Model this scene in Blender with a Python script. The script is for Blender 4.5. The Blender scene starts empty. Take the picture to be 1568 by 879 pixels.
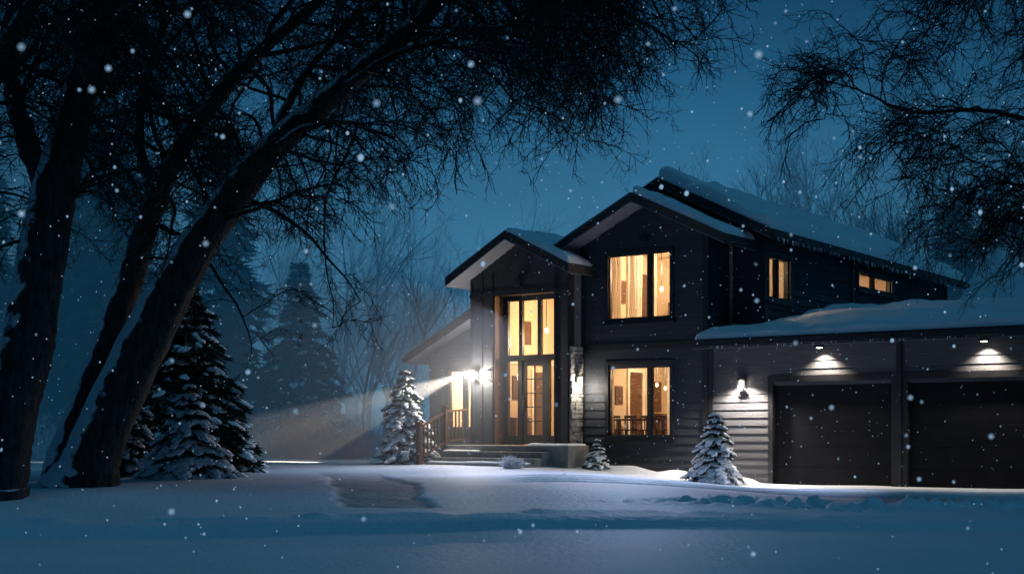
import bpy, math, random
import numpy as np
from mathutils import Vector, Matrix
random.seed(7); np.random.seed(7)
sc=bpy.context.scene
sc.view_settings.view_transform='Standard'
sc.view_settings.look='None'
sc.view_settings.exposure=0
# ------------------------------------------------------------------ camera
cd=bpy.data.cameras.new("camera"); cam=bpy.data.objects.new("camera",cd)
sc.collection.objects.link(cam); sc.camera=cam
cam.location=(0,0,1.11); cam.rotation_euler=(math.radians(90),0,0)
cd.sensor_width=36; cd.lens=47.16; cd.shift_y=0.1406; cd.clip_start=.1; cd.clip_end=2000
cd.dof.use_dof=True; cd.dof.focus_distance=27; cd.dof.aperture_fstop=2.8
# ------------------------------------------------------------------ world
w=bpy.data.worlds.new("World"); sc.world=w; w.use_nodes=True
nt=w.node_tree; nt.nodes.clear()
out=nt.nodes.new('ShaderNodeOutputWorld'); bg=nt.nodes.new('ShaderNodeBackground')
tc=nt.nodes.new('ShaderNodeTexCoord'); sx=nt.nodes.new('ShaderNodeSeparateXYZ')
nt.links.new(tc.outputs['Generated'],sx.inputs[0])
rp=nt.nodes.new('ShaderNodeValToRGB'); el=rp.color_ramp.elements
el[0].position=0; el[0].color=(.048,.165,.275,1)
el[1].position=1; el[1].color=(.003,.036,.090,1)
for p,c in ((.14,(.034,.145,.262,1)),(.24,(.015,.090,.185,1)),(.33,(.006,.046,.108,1)),(.5,(.003,.038,.095,1))):
    e=el.new(p); e.color=c
nt.links.new(sx.outputs['Z'],rp.inputs[0])
dp=nt.nodes.new('ShaderNodeVectorMath'); dp.operation='DOT_PRODUCT'
nt.links.new(tc.outputs['Generated'],dp.inputs[0]); dp.inputs[1].default_value=Vector((.06,1,.14)).normalized()
mr=nt.nodes.new('ShaderNodeMapRange'); mr.inputs[1].default_value=.91; mr.inputs[2].default_value=.995
mr.inputs[3].default_value=.52; mr.inputs[4].default_value=1.2
nt.links.new(dp.outputs['Value'],mr.inputs[0])
ns=nt.nodes.new('ShaderNodeTexNoise'); ns.inputs['Scale'].default_value=3; ns.inputs['Detail'].default_value=4
nt.links.new(tc.outputs['Generated'],ns.inputs['Vector'])
m1=nt.nodes.new('ShaderNodeMapRange'); m1.inputs[1].default_value=.3; m1.inputs[2].default_value=.7; m1.inputs[3].default_value=.86; m1.inputs[4].default_value=1.14
nt.links.new(ns.outputs[0],m1.inputs[0])
mm=nt.nodes.new('ShaderNodeMath'); mm.operation='MULTIPLY'
nt.links.new(mr.outputs[0],mm.inputs[0]); nt.links.new(m1.outputs[0],mm.inputs[1])
nt.links.new(rp.outputs[0],bg.inputs[0]); nt.links.new(mm.outputs[0],bg.inputs[1])
nt.links.new(bg.outputs[0],out.inputs[0])
# ------------------------------------------------------------------ materials
def newmat(name):
    m=bpy.data.materials.new(name); m.use_nodes=True
    return m,m.node_tree,m.node_tree.nodes['Principled BSDF']
def mat(name,c1,c2=None,rough=.7,nscale=6,bump=0,bscale=30,metal=0,stretch=(1,1,1),emit=None,es=0,spec=None):
    m,t,b=newmat(name)
    b.inputs['Roughness'].default_value=rough; b.inputs['Metallic'].default_value=metal
    if spec is not None: b.inputs['Specular IOR Level'].default_value=spec
    co=t.nodes.new('ShaderNodeTexCoord'); mp=t.nodes.new('ShaderNodeMapping'); mp.inputs['Scale'].default_value=stretch
    t.links.new(co.outputs['Object'],mp.inputs[0])
    n=t.nodes.new('ShaderNodeTexNoise'); n.inputs['Scale'].default_value=nscale; n.inputs['Detail'].default_value=6
    t.links.new(mp.outputs[0],n.inputs['Vector'])
    r=t.nodes.new('ShaderNodeValToRGB'); r.color_ramp.elements[0].position=.3; r.color_ramp.elements[1].position=.7
    r.color_ramp.elements[0].color=(*c1,1); r.color_ramp.elements[1].color=(*(c2 or c1),1)
    t.links.new(n.outputs[0],r.inputs[0]); t.links.new(r.outputs[0],b.inputs['Base Color'])
    if bump:
        n2=t.nodes.new('ShaderNodeTexNoise'); n2.inputs['Scale'].default_value=bscale; n2.inputs['Detail'].default_value=8
        t.links.new(mp.outputs[0],n2.inputs['Vector'])
        bp=t.nodes.new('ShaderNodeBump'); bp.inputs['Strength'].default_value=bump; bp.inputs['Distance'].default_value=.05
        t.links.new(n2.outputs[0],bp.inputs['Height']); t.links.new(bp.outputs[0],b.inputs['Normal'])
    if emit:
        b.inputs['Emission Color'].default_value=(*emit,1); b.inputs['Emission Strength'].default_value=es
        if es<1: m.cycles.emission_sampling='NONE'
    return m
M_snow=mat('snow',(.74,.78,.84),(.82,.85,.9),.65,2,.35,14)
M_siding=mat('dark_siding',(.018,.023,.032),(.034,.041,.054),.6,5,.25,40,stretch=(.3,.3,6))
M_gsiding=mat('grey_siding',(.052,.056,.068),(.095,.097,.108),.6,5,.25,40,stretch=(.3,.3,6))
M_wsiding=mat('wing_siding',(.04,.043,.05),(.07,.072,.08),.6,5,.25,40,stretch=(.3,.3,6))
M_panel=mat('charcoal_panel',(.010,.012,.016),(.018,.021,.027),.6,4,.15,50)
M_lpanel=mat('lit_face_panel',(.13,.135,.15),(.18,.18,.2),.6,4,.15,50)  # paler than the charcoal: lit side face put into the colour
M_trim=mat('black_trim',(.008,.009,.012),(.016,.017,.02),.45,6,.05,50)
M_soffit=mat('soffit',(.12,.13,.16),(.16,.17,.20),.6,4)
M_roof=mat('roof_shingle',(.02,.022,.026),(.035,.037,.04),.9,20,.4,40)
M_door=mat('garage_door',(.005,.006,.009),(.009,.010,.015),.6,3,.1,60,spec=.12)
M_stone=mat('stone',(.16,.15,.145),(.42,.40,.37),.8,7,.6,25)
M_conc=mat('concrete',(.22,.21,.20),(.32,.31,.30),.85,6,.3,60)
M_wood=mat('wood',(.10,.05,.028),(.19,.10,.055),.6,5,.3,20,stretch=(8,8,.6))
M_cream=mat('interior_wall',(.52,.42,.30),(.64,.52,.39),.8,1.2)
M_furn=mat('furniture',(.07,.035,.02),(.13,.065,.035),.5,8)
M_casing=mat('white_casing',(.70,.66,.6),(.78,.74,.68),.6,5)
M_bulb=mat('lamp_glow',(.9,.8,.6),None,.5,emit=(1,.88,.7),es=22)
M_warmbulb=mat('warm_shade',(.9,.7,.4),None,.5,emit=(1,.72,.42),es=4)
M_twig=mat('twig',(.012,.010,.010),(.028,.022,.020),.8,4)
# distant woods: haze put into the bark as blue emission, stronger farther off
M_bt=[mat('haze_tinted_bark',(.03,.035,.045),(.05,.055,.065),.9,2,emit=c,es=.9) for c in ((.0034,.022,.047),(.013,.058,.112),(.027,.100,.180))]
M_needle=mat('needles',(.010,.022,.016),(.028,.050,.034),.7,3)
M_needle2=mat('haze_tinted_needles',(.010,.022,.018),(.028,.050,.040),.7,3,emit=(.004,.026,.054),es=.9)  # far needles: blue emission stands in for haze
M_brush=mat('brush_twig',(.15,.10,.085),(.22,.15,.12),.9,3,emit=(.026,.030,.048),es=.9)  # faint emission paints haze over the twigs
M_under=mat('undergrowth_twig',(.035,.04,.05),(.07,.075,.085),.9,3,emit=(.010,.045,.085),es=.9)  # bluish emission lifts the brush in place of haze
M_flake=mat('glowing_snowflake',(.9,.92,.95),None,.6,emit=(.42,.62,.85),es=.6)  # slight self-glow stands in for light catching the flakes
def curtainmat():
    m,t,b=newmat('curtain'); o=t.nodes['Material Output']; b.inputs['Roughness'].default_value=.9
    n=t.nodes.new('ShaderNodeTexNoise'); n.inputs['Scale'].default_value=5; r=t.nodes.new('ShaderNodeValToRGB')
    r.color_ramp.elements[0].color=(.80,.74,.64,1); r.color_ramp.elements[1].color=(.92,.88,.80,1); t.links.new(n.outputs[0],r.inputs[0]); t.links.new(r.outputs[0],b.inputs['Base Color'])
    tl=t.nodes.new('ShaderNodeBsdfTranslucent'); t.links.new(r.outputs[0],tl.inputs[0]); mx=t.nodes.new('ShaderNodeMixShader'); mx.inputs[0].default_value=.6
    t.links.new(b.outputs[0],mx.inputs[1]); t.links.new(tl.outputs[0],mx.inputs[2]); t.links.new(mx.outputs[0],o.inputs[0]); return m
M_curtain=curtainmat()
def glassmat():
    m,t,b=newmat('window_glass'); t.nodes.remove(b)
    o=t.nodes['Material Output']; tr=t.nodes.new('ShaderNodeBsdfTransparent'); tr.inputs[0].default_value=(.95,.95,.93,1)
    g=t.nodes.new('ShaderNodeBsdfGlossy'); g.inputs['Roughness'].default_value=.02
    mx=t.nodes.new('ShaderNodeMixShader'); mx.inputs[0].default_value=.07
    t.links.new(tr.outputs[0],mx.inputs[1]); t.links.new(g.outputs[0],mx.inputs[2]); t.links.new(mx.outputs[0],o.inputs[0]); return m
M_glass=glassmat()
def barkmat():
    m,t,b=newmat('bark_with_snow'); b.inputs['Roughness'].default_value=.85
    co=t.nodes.new('ShaderNodeTexCoord'); mp=t.nodes.new('ShaderNodeMapping'); mp.inputs['Scale'].default_value=(1,1,.28)
    t.links.new(co.outputs['Object'],mp.inputs[0])
    v=t.nodes.new('ShaderNodeTexNoise'); v.inputs['Scale'].default_value=13; v.inputs['Detail'].default_value=8; v.inputs['Roughness'].default_value=.65
    t.links.new(mp.outputs[0],v.inputs['Vector'])
    r=t.nodes.new('ShaderNodeValToRGB'); r.color_ramp.elements[0].position=.38; r.color_ramp.elements[1].position=.68
    r.color_ramp.elements[0].color=(.005,.005,.006,1); r.color_ramp.elements[1].color=(.070,.060,.058,1)
    t.links.new(v.outputs[0],r.inputs[0])
    ge=t.nodes.new('ShaderNodeNewGeometry'); s=t.nodes.new('ShaderNodeVectorMath'); s.operation='DOT_PRODUCT'
    s.inputs[1].default_value=(-.62,-.10,.78); t.links.new(ge.outputs['Normal'],s.inputs[0])
    n=t.nodes.new('ShaderNodeTexNoise'); n.inputs['Scale'].default_value=4; n.inputs['Detail'].default_value=6; t.links.new(co.outputs['Object'],n.inputs['Vector'])
    a=t.nodes.new('ShaderNodeMath'); a.operation='MULTIPLY_ADD'; a.inputs[1].default_value=1.2; t.links.new(n.outputs[0],a.inputs[0]); t.links.new(s.outputs['Value'],a.inputs[2])
    mr=t.nodes.new('ShaderNodeMapRange'); mr.inputs[1].default_value=1.04; mr.inputs[2].default_value=1.18; t.links.new(a.outputs[0],mr.inputs[0])
    mx=t.nodes.new('ShaderNodeMix'); mx.data_type='RGBA'
    t.links.new(mr.outputs[0],mx.inputs[0]); t.links.new(r.outputs[0],mx.inputs[6]); mx.inputs[7].default_value=(.75,.8,.86,1)
    t.links.new(mx.outputs[2],b.inputs['Base Color'])
    bp=t.nodes.new('ShaderNodeBump'); bp.inputs['Strength'].default_value=1; bp.inputs['Distance'].default_value=.06
    t.links.new(v.outputs[0],bp.inputs['Height']); t.links.new(bp.outputs[0],b.inputs['Normal']); return m
M_bark=barkmat()
def groundmat():
    m,t,b=newmat('snow_ground'); b.inputs['Roughness'].default_value=.6
    co=t.nodes.new('ShaderNodeTexCoord'); at=t.nodes.new('ShaderNodeAttribute'); at.attribute_name='slush'
    n=t.nodes.new('ShaderNodeTexNoise'); n.inputs['Scale'].default_value=1.3; n.inputs['Detail'].default_value=6; t.links.new(co.outputs['Object'],n.inputs['Vector'])
    r=t.nodes.new('ShaderNodeValToRGB'); r.color_ramp.elements[0].color=(.66,.73,.83,1); r.color_ramp.elements[1].color=(.82,.85,.9,1); t.links.new(n.outputs[0],r.inputs[0])
    n3=t.nodes.new('ShaderNodeTexNoise'); n3.inputs['Scale'].default_value=22; n3.inputs['Detail'].default_value=8; n3.inputs['Roughness'].default_value=.75; t.links.new(co.outputs['Object'],n3.inputs['Vector'])
    r3=t.nodes.new('ShaderNodeValToRGB'); r3.color_ramp.elements[0].position=.35; r3.color_ramp.elements[1].position=.68
    r3.color_ramp.elements[0].color=(.17,.165,.17,1); r3.color_ramp.elements[1].color=(.42,.42,.45,1); t.links.new(n3.outputs[0],r3.inputs[0])
    mx=t.nodes.new('ShaderNodeMix'); mx.data_type='RGBA'
    t.links.new(at.outputs['Fac'],mx.inputs[0]); t.links.new(r.outputs[0],mx.inputs[6]); t.links.new(r3.outputs[0],mx.inputs[7]); t.links.new(mx.outputs[2],b.inputs['Base Color'])
    n2=t.nodes.new('ShaderNodeTexNoise'); n2.inputs['Scale'].default_value=11; n2.inputs['Detail'].default_value=8; t.links.new(co.outputs['Object'],n2.inputs['Vector'])
    bp=t.nodes.new('ShaderNodeBump'); bp.inputs['Strength'].default_value=.4; bp.inputs['Distance'].default_value=.04
    t.links.new(n2.outputs[0],bp.inputs['Height']); t.links.new(bp.outputs[0],b.inputs['Normal']); return m
M_ground=groundmat()
# ------------------------------------------------------------------ helpers
def empty(name,loc=(0,0,0),rz=0):
    e=bpy.data.objects.new(name,None); e.location=loc; e.rotation_euler=(0,0,rz); e.empty_display_size=.3
    sc.collection.objects.link(e); return e
class MB:
    def __init__(s): s.v=[]; s.f=[]; s.n=0
    def add(s,v,f):
        v=np.asarray(v,dtype=float); s.v.append(v)
        s.f.extend([tuple(i+s.n for i in q) for q in f]); s.n+=len(v)
    def hexa(s,p):
        s.add(p,[(0,3,2,1),(4,5,6,7),(0,1,5,4),(1,2,6,5),(2,3,7,6),(3,0,4,7)])
    def box(s,a0,a1,b0,b1,z0,z1):
        s.hexa([(a0,b0,z0),(a1,b0,z0),(a1,b1,z0),(a0,b1,z0),(a0,b0,z1),(a1,b0,z1),(a1,b1,z1),(a0,b1,z1)])
    def slab(s,p0,p1,p2,p3,t):
        P=[np.array(p,float) for p in (p0,p1,p2,p3)]; d=np.array((0,0,t))
        s.hexa([p-d for p in P]+P)
    def tube(s,pts,rad,k=4,noise=0,cap=True):
        pts=np.asarray(pts,float); n=len(pts); rad=np.broadcast_to(np.asarray(rad,float),(n,))
        T=np.gradient(pts,axis=0); T/=np.linalg.norm(T,axis=1)[:,None]+1e-9
        ref=np.array((0.3,1,0.1)); ref/=np.linalg.norm(ref)
        if abs(T.mean(0)@ref)>.85: ref=np.array((1.,.1,.2)); ref/=np.linalg.norm(ref)
        A=np.cross(T,ref); A/=np.linalg.norm(A,axis=1)[:,None]+1e-9; B=np.cross(T,A)
        th=np.arange(k)*2*math.pi/k
        rr=rad[:,None]*np.ones((1,k))
        if noise:
            ph=np.random.rand(4)*6
            rr=rr*(1+noise*(.6*np.sin(5*th[None]+ph[0]+np.arange(n)[:,None]*.13)+.4*np.sin(9*th[None]+ph[1]-np.arange(n)[:,None]*.21)+.5*np.sin(np.arange(n)[:,None]*.35+ph[2]+2*th[None])+.35*np.random.randn(n,k)))
        V=pts[:,None]+rr[...,None]*(np.cos(th)[None,:,None]*A[:,None]+np.sin(th)[None,:,None]*B[:,None])
        f=[]
        for i in range(n-1):
            for j in range(k):
                j2=(j+1)%k; f.append((i*k+j,i*k+j2,(i+1)*k+j2,(i+1)*k+j))
        if cap: f.append(tuple(range(k-1,-1,-1))); f.append(tuple((n-1)*k+j for j in range(k)))
        s.add(V.reshape(-1,3),f)
    def mesh(s,name,m,smooth=False):
        me=bpy.data.meshes.new(name); me.from_pydata(np.concatenate(s.v).tolist(),[],s.f); me.materials.append(m)
        if smooth: me.polygons.foreach_set('use_smooth',[True]*len(me.polygons))
        me.update(); return me
    def build(s,name,m,parent=None,smooth=False,bevel=0):
        if not s.v: return None
        me=s.mesh(name,m,smooth); o=bpy.data.objects.new(name,me); sc.collection.objects.link(o)
        if parent: o.parent=parent
        if bevel:
            b=o.modifiers.new('bevel','BEVEL'); b.width=bevel; b.segments=1; b.limit_method='ANGLE'
        return o
def fastmesh(name,V,F,m,parent):
    me=bpy.data.meshes.new(name); c=F.shape[1]
    me.vertices.add(len(V)); me.vertices.foreach_set('co',V.astype(np.float32).ravel())
    me.loops.add(F.size); me.loops.foreach_set('vertex_index',F.astype(np.int32).ravel())
    me.polygons.add(len(F)); me.polygons.foreach_set('loop_start',np.arange(0,F.size,c,dtype=np.int32))
    me.update(calc_edges=True); me.materials.append(m)
    o=bpy.data.objects.new(name,me); sc.collection.objects.link(o); o.parent=parent; return o
def vnoise(x,y,seed=0):
    rs=np.random.RandomState(seed); g=rs.rand(257,257)
    xi=np.floor(x).astype(int); yi=np.floor(y).astype(int); fx=x-xi; fy=y-yi
    fx=fx*fx*(3-2*fx); fy=fy*fy*(3-2*fy); xi%=256; yi%=256
    return (g[xi,yi]*(1-fx)*(1-fy)+g[xi+1,yi]*fx*(1-fy)+g[xi,yi+1]*(1-fx)*fy+g[xi+1,yi+1]*fx*fy)-.5
def ss(t): t=np.clip(t,0,1); return t*t*(3-2*t)
ANG=math.radians(-36.44); CU,SU=math.cos(ANG),math.sin(ANG); OX,OY=4.30,29.54
def L2W(u,v): return OX+u*CU-v*SU, OY+u*SU+v*CU
def W2L(x,y):
    dx=x-OX; dy=y-OY; return dx*CU+dy*SU, -dx*SU+dy*CU
def gz(x,y):
    x=np.asarray(x,float); y=np.asarray(y,float)
    h=.31*ss((5.5-x)/5)*ss((y-13)/8)
    h=h+.10*vnoise(x*.22+40,y*.22+40,1)*ss((y-8)/8)+.03*vnoise(x*.8+90,y*.8+90,2)
    h=h-.12*ss((16.0+.12*x-y)/.5)                      # street a little lower
    yb=18.0+.22*(x-1.8)+.25*vnoise(x*.6+50,y*0+50,5)
    env=np.exp(-((y-yb)/.34)**2)*ss((x-.6)/3.0)
    h=h+env*(.08+.13*np.abs(vnoise(x*5.2+30,y*4.2+80,3))+.20*vnoise(x*9+30,y*9+10,4)+.06*vnoise(x*1.1+30,y*0+10,44))
    env2=np.exp(-((y-(16.3+.12*x))/.22)**2)*ss((x+10)/4)*(1-ss((x-5)/3))
    h=h+env2*(.035+.06*vnoise(x*3+20,y*3+10,6))
    for off in (0,.75,1.6,2.9):
        yc=22.2+off-.045*(x-2)**2*.35
        h=h-.05*np.exp(-((y-yc)/.12)**2)*ss((x+.4)/1)*(1-ss((x-12)/2))+.03*np.exp(-((y-yc-.22)/.1)**2)*ss((x+.4)/1)*(1-ss((x-12)/2))
    u,v=W2L(x,y)
    h=h+.11*np.exp(-((v+.35)/.5)**2)*ss((u+3.4)/.4)*(1-ss((u-1.1)/.3))*(1+1.4*vnoise(x*2.2+60,y*2.2+60,8))
    return h
def slush(x,y):
    cx=-1.62-.135*(y-17.5)-.012*(y-17.5)**2*.5; d=np.abs(x-cx+.25*vnoise(x*.9+9,y*.6+20,11))/.78
    m=(1-ss((d-.72+.25*vnoise(x*4+9,y*2+20,13))/.16))*ss((y-16.9)/.5)*(1-ss((y-24.5)/3.5))
    return np.clip(m*(1+.35*vnoise(x*7+10,y*4+10,12)),0,1)*.85
# ------------------------------------------------------------------ ground
def axis(lo,hi,step,far):
    a=list(np.arange(lo,hi,step)); s=step; x=hi
    while x<far: a.append(x); s*=1.35; x+=s
    a.append(far); s=step; x=lo-step; pre=[]
    while x>-far: pre.append(x); s*=1.35; x-=s
    pre.append(-far); return np.array(pre[::-1]+a)
gx=axis(-13,13,.06,400); gy=axis(9,34,.06,400)
X,Y=np.meshgrid(gx,gy); Z=gz(X,Y); far=ss((np.hypot(X,Y-20)-60)/60); Z=Z*(1-far)
S=slush(X,Y); Z=Z-S*.05+S*.02*vnoise(X*7+10,Y*7+10,15)
V=np.stack([X.ravel(),Y.ravel(),Z.ravel()],1); nx=len(gx); ny=len(gy)
I=(np.arange(ny-1)[:,None]*nx+np.arange(nx-1)[None]).ravel()
go=fastmesh('snow_ground',V,np.stack([I,I+1,I+1+nx,I+nx],1),M_ground,None); me=go.data
me.polygons.foreach_set('use_smooth',[True]*len(me.polygons))
at=me.attributes.new('slush','FLOAT','POINT'); at.data.foreach_set('value',S.ravel().astype(np.float32))
# ------------------------------------------------------------------ house
H=empty('two_storey_house',(OX,OY,0),ANG)
def siding(mb,axis,plane,a0,a1,z0,z1,openings=(),sign=-1,row=.19,clip=None,depth=.12,lap=.03):
    z=z0
    while z<z1-1e-4:
        zt=min(z+row,z1); zm=(z+zt)/2
        lo,hi=a0,a1
        if clip:
            c=clip(zm); lo=max(lo,c[0]); hi=min(hi,c[1])
        iv=[(lo,hi)] if hi-lo>.02 else []
        for (o0,o1,p0,p1) in openings:
            if p0<zm<p1:
                nv=[]
                for a,b in iv:
                    if o1<=a or o0>=b: nv.append((a,b)); continue
                    if o0>a: nv.append((a,o0))
                    if o1<b: nv.append((o1,b))
                iv=nv
        for a,b in iv:
            fb=plane+sign*lap; ft=plane+sign*.006; bk=plane-sign*depth
            if axis=='v': P=[(a,fb,z),(b,fb,z),(b,bk,z),(a,bk,z),(a,ft,zt),(b,ft,zt),(b,bk,zt),(a,bk,zt)]
            else: P=[(fb,a,z),(fb,b,z),(bk,b,z),(bk,a,z),(ft,a,zt),(ft,b,zt),(bk,b,zt),(bk,a,zt)]
            mb.hexa(P)
        z=zt
def gable_clip(pu,pz,sl,sr,t=.2):
    def c(z):
        d=pz-t-z
        if d<=0: return (0,0)
        return (pu-d/sl,pu+d/sr)
    return c
sd=MB()
W_up=(-2.545,-.92,3.68,5.15); W_lo=(-2.545,-.92,1.0,2.63)
siding(sd,'v',0,-3.29,0,-.3,6.4,[W_up,W_lo],clip=lambda z: gable_clip(-1.6,6.45,.48,.48)(z) if z>5 else (-9,9))
siding(sd,'u',0,.0,1.0,2.9,5.6,sign=1)
siding(sd,'v',1.0,0.12,.88,2.9,6.7,clip=lambda z: gable_clip(-1.5,6.92,.5,.5)(z) if z>5 else (-9,9))
SW1=(1.17,2.26,4.10,5.05); SW2=(6.37,8.64,4.79,5.14)
siding(sd,'u',.88,1.0,13.04,2.9,5.6,[SW1,SW2],sign=1)
siding(sd,'u',-3.29,.15,6,-.3,5.2,sign=-1)
sd.build('dark_siding_walls',M_siding,H)
gs=MB(); ws=MB()
G1=(1.59,4.19,-1,2.15); G2=(4.52,7.15,-1,2.15)
siding(gs,'v',0,.06,10.5,-.3,3.0,[G1,G2],row=.17)
siding(gs,'u',10.5,.12,9,-.3,3.0,sign=1,row=.17)
siding(ws,'v',.3,-8.2,-6.3,-.3,4.3,[(-7.55,-6.55,1.15,2.65)],clip=lambda z:(-6.22-(4.26-.2-z)/.49 if z>2.8 else -9,9))
gs.build('garage_siding',M_gsiding,H); ws.build('wing_siding',M_wsiding,H)
wl=MB()
wl.box(-8.2,-8.08,.45,6,-.3,3.2); wl.box(-8.2,-3.3,6,6.12,-.3,3.2); wl.box(-4.6,.76,12.9,13.04,-.3,5.4); wl.box(-4.6,-4.48,3,12.9,-.3,5.3)
wl.box(.9,10.4,8.9,9,-.3,3.0); wl.box(.9,12,13.2,13.35,-.3,4.2); wl.box(12,12.1,13.2,19,-.3,4.2); wl.box(.9,12,19,19.1,-.3,4.2)
wl.build('rear_walls',M_siding,H)
en=MB(); vE=-.53
en.box(-6.22,-5.52,vE,vE+.2,0,4.85); en.box(-3.74,-3.3,vE,vE+.2,0,4.85)
en.box(-5.52,-3.74,vE,vE+.2,4.42,4.85)
pc=gable_clip(-4.75,5.82,.55,.5)
for i in range(8):
    z=4.85+i*.1; c=pc(z+.05)
    if c[1]-c[0]>.05: en.box(max(-6.22,c[0]),min(-3.3,c[1]),vE+.001,vE+.2,z,z+.1)
en.box(-6.22,-6.1,vE+.2,4,0,4.7)
en.build('entry_tower_walls',M_panel,H)
lp=MB(); lp.box(-3.44,-3.298,vE+.2,-.03,3.05,4.95); lp.box(-3.44,-3.31,vE+.2,-.03,0,3.05); lp.build('entry_side_panel',M_lpanel,H)
bt=MB()
for u in (-6.2,-5.87,-5.56,-3.72,-3.36): bt.box(u,u+.04,vE-.02,vE-.001,.8,4.75 if u<-6 or u>-3.5 else 4.9)
bt.box(-6.22,-3.3,vE-.025,vE-.021,4.36,4.44); bt.build('entry_battens',M_trim,H)
rv=MB(); rv.box(-5.56,-5.517,vE+.2,-.1,.78,4.42); rv.box(-5.517,-5.49,vE+.03,-.1,.78,4.42); rv.box(-3.76,-3.73,vE+.2,-.1,.78,4.42); rv.box(-5.49,-3.76,vE+.2,-.1,4.38,4.42); rv.build('entry_reveal',M_wood,H)
ef=MB(); vG=-.1
def bar(mb,u0,u1,z0,z1,v=vG,d=.09): mb.box(u0,u1,v-d/2,v+d/2,z0,z1)
bar(ef,-5.49,-5.36,.78,4.38); bar(ef,-3.9,-3.76,.78,4.38,d=.091)
bar(ef,-5.36,-3.9,4.25,4.38,d=.088); bar(ef,-5.36,-3.9,2.80,2.94,d=.12)
for u in (-4.98,-4.43): bar(ef,u-.05,u+.05,2.94,4.25)
for u in (-5.0,-4.2): bar(ef,u-.06,u+.06,.78,2.80,d=.1)
bar(ef,-5.36,-5.06,.78,1.0,d=.08); bar(ef,-4.14,-3.9,.78,1.0,d=.08)
dl=MB(); dv=vG+.02
bar(dl,-4.94,-4.84,.80,2.80,dv,.06); bar(dl,-4.36,-4.26,.80,2.80,dv,.06)
bar(dl,-4.84,-4.36,2.68,2.80,dv,.058); bar(dl,-4.84,-4.36,.80,1.02,dv,.058)
bar(dl,-4.61,-4.59,1.02,2.68,dv,.04)
for z in (1.35,1.69,2.02,2.36): bar(dl,-4.84,-4.61,z-.01,z+.01,dv,.036); bar(dl,-4.59,-4.36,z-.01,z+.01,dv,.036)
dl.box(-4.90,-4.87,dv-.1,dv-.03,1.6,1.95)
dl.build('front_door',M_trim,H); ef.build('entry_window_frame',M_trim,H)
gl=MB(); gl.box(-5.36,-3.9,vG+.05,vG+.056,.9,4.25)
fr=MB()
def window(u0,u1,z0,z1,mull,axis='v',plane=0,s=-1):
    def bx(a0,a1,d0,d1,za,zb):
        lo,hi=sorted((plane+s*d0,plane+s*d1))
        if axis=='v': fr.box(a0,a1,lo,hi,za,zb)
        else: fr.box(lo,hi,a0,a1,za,zb)
    t=.09; o=.055
    bx(u0-t,u0,-.1,o,z0-t,z1+t); bx(u1,u1+t,-.1,o,z0-t,z1+t)
    bx(u0,u1,-.1,o-.002,z1,z1+t); bx(u0,u1,-.1,o-.002,z0-t,z0)
    bx(u0-.14,u1+.14,-.02,o+.05,z0-t-.05,z0-t-.001)
    for m in mull: bx(m-.045,m+.045,-.1,.02,z0,z1)
    ed=sorted([u0]+[x for m in mull for x in (m-.045,m+.045)]+[u1])
    for i in range(0,len(ed),2):
        a,b=ed[i],ed[i+1]; q=.03
        bx(a,a+q,-.07,.0,z0,z1); bx(b-q,b,-.07,.0,z0,z1); bx(a+q,b-q,-.07,-.001,z1-q,z1); bx(a+q,b-q,-.07,-.001,z0,z0+q)
    lo,hi=sorted((plane-s*.045,plane-s*.05))
    if axis=='v': gl.box(u0,u1,lo,hi,z0,z1)
    else: gl.box(lo,hi,u0,u1,z0,z1)
window(*W_up,[-1.46]); window(*W_lo,[-1.46])
window(*SW1,[1.68],'u',.88,1); window(*SW2,[7.45],'u',.88,1)
window(-7.55,-6.55,1.15,2.65,[-7.05],'v',.3,-1)
fr.build('window_frames',M_trim,H); gl.build('window_glass',M_glass,H)
tr=MB()
tr.box(-3.33,-3.2,-.045,-.004,0,5.45); tr.box(-.1,.045,-.047,-.004,0,5.5); tr.box(.004,.05,-.04,.1,3.2,5.5)
tr.box(.80,.93,.953,1.1,3.3,5.55); tr.box(.86,.94,5.9,6.03,3.3,5.5); tr.box(.86,.94,12.95,13.1,3.3,5.5)
tr.box(-3.2,-.1,-.05,-.031,2.98,3.12)
for a,b in ((1.59,4.19),(4.52,7.15)):
    tr.box(a-.11,a,-.06,.1,-.3,2.15); tr.box(b,b+.11,-.06,.1,-.3,2.15); tr.box(a-.11,b+.11,-.065,.1,2.15,2.28)
tr.box(4.305,4.405,-.10,-.035,-.1,2.9)
tr.box(.06,.16,-.055,-.031,-.1,3.0)
tr.build('corner_trim',M_trim,H)
gd=MB()
for a,b in ((1.59,4.19),(4.52,7.15)):
    for i in range(5):
        z=-.1+i*.45; gd.box(a,b,.06-.0,.1,z,z+.445)
    gd.box(a,b,.1,.11,-.1,2.16)
gd.build('garage_doors',M_door,H,bevel=.006)
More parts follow.
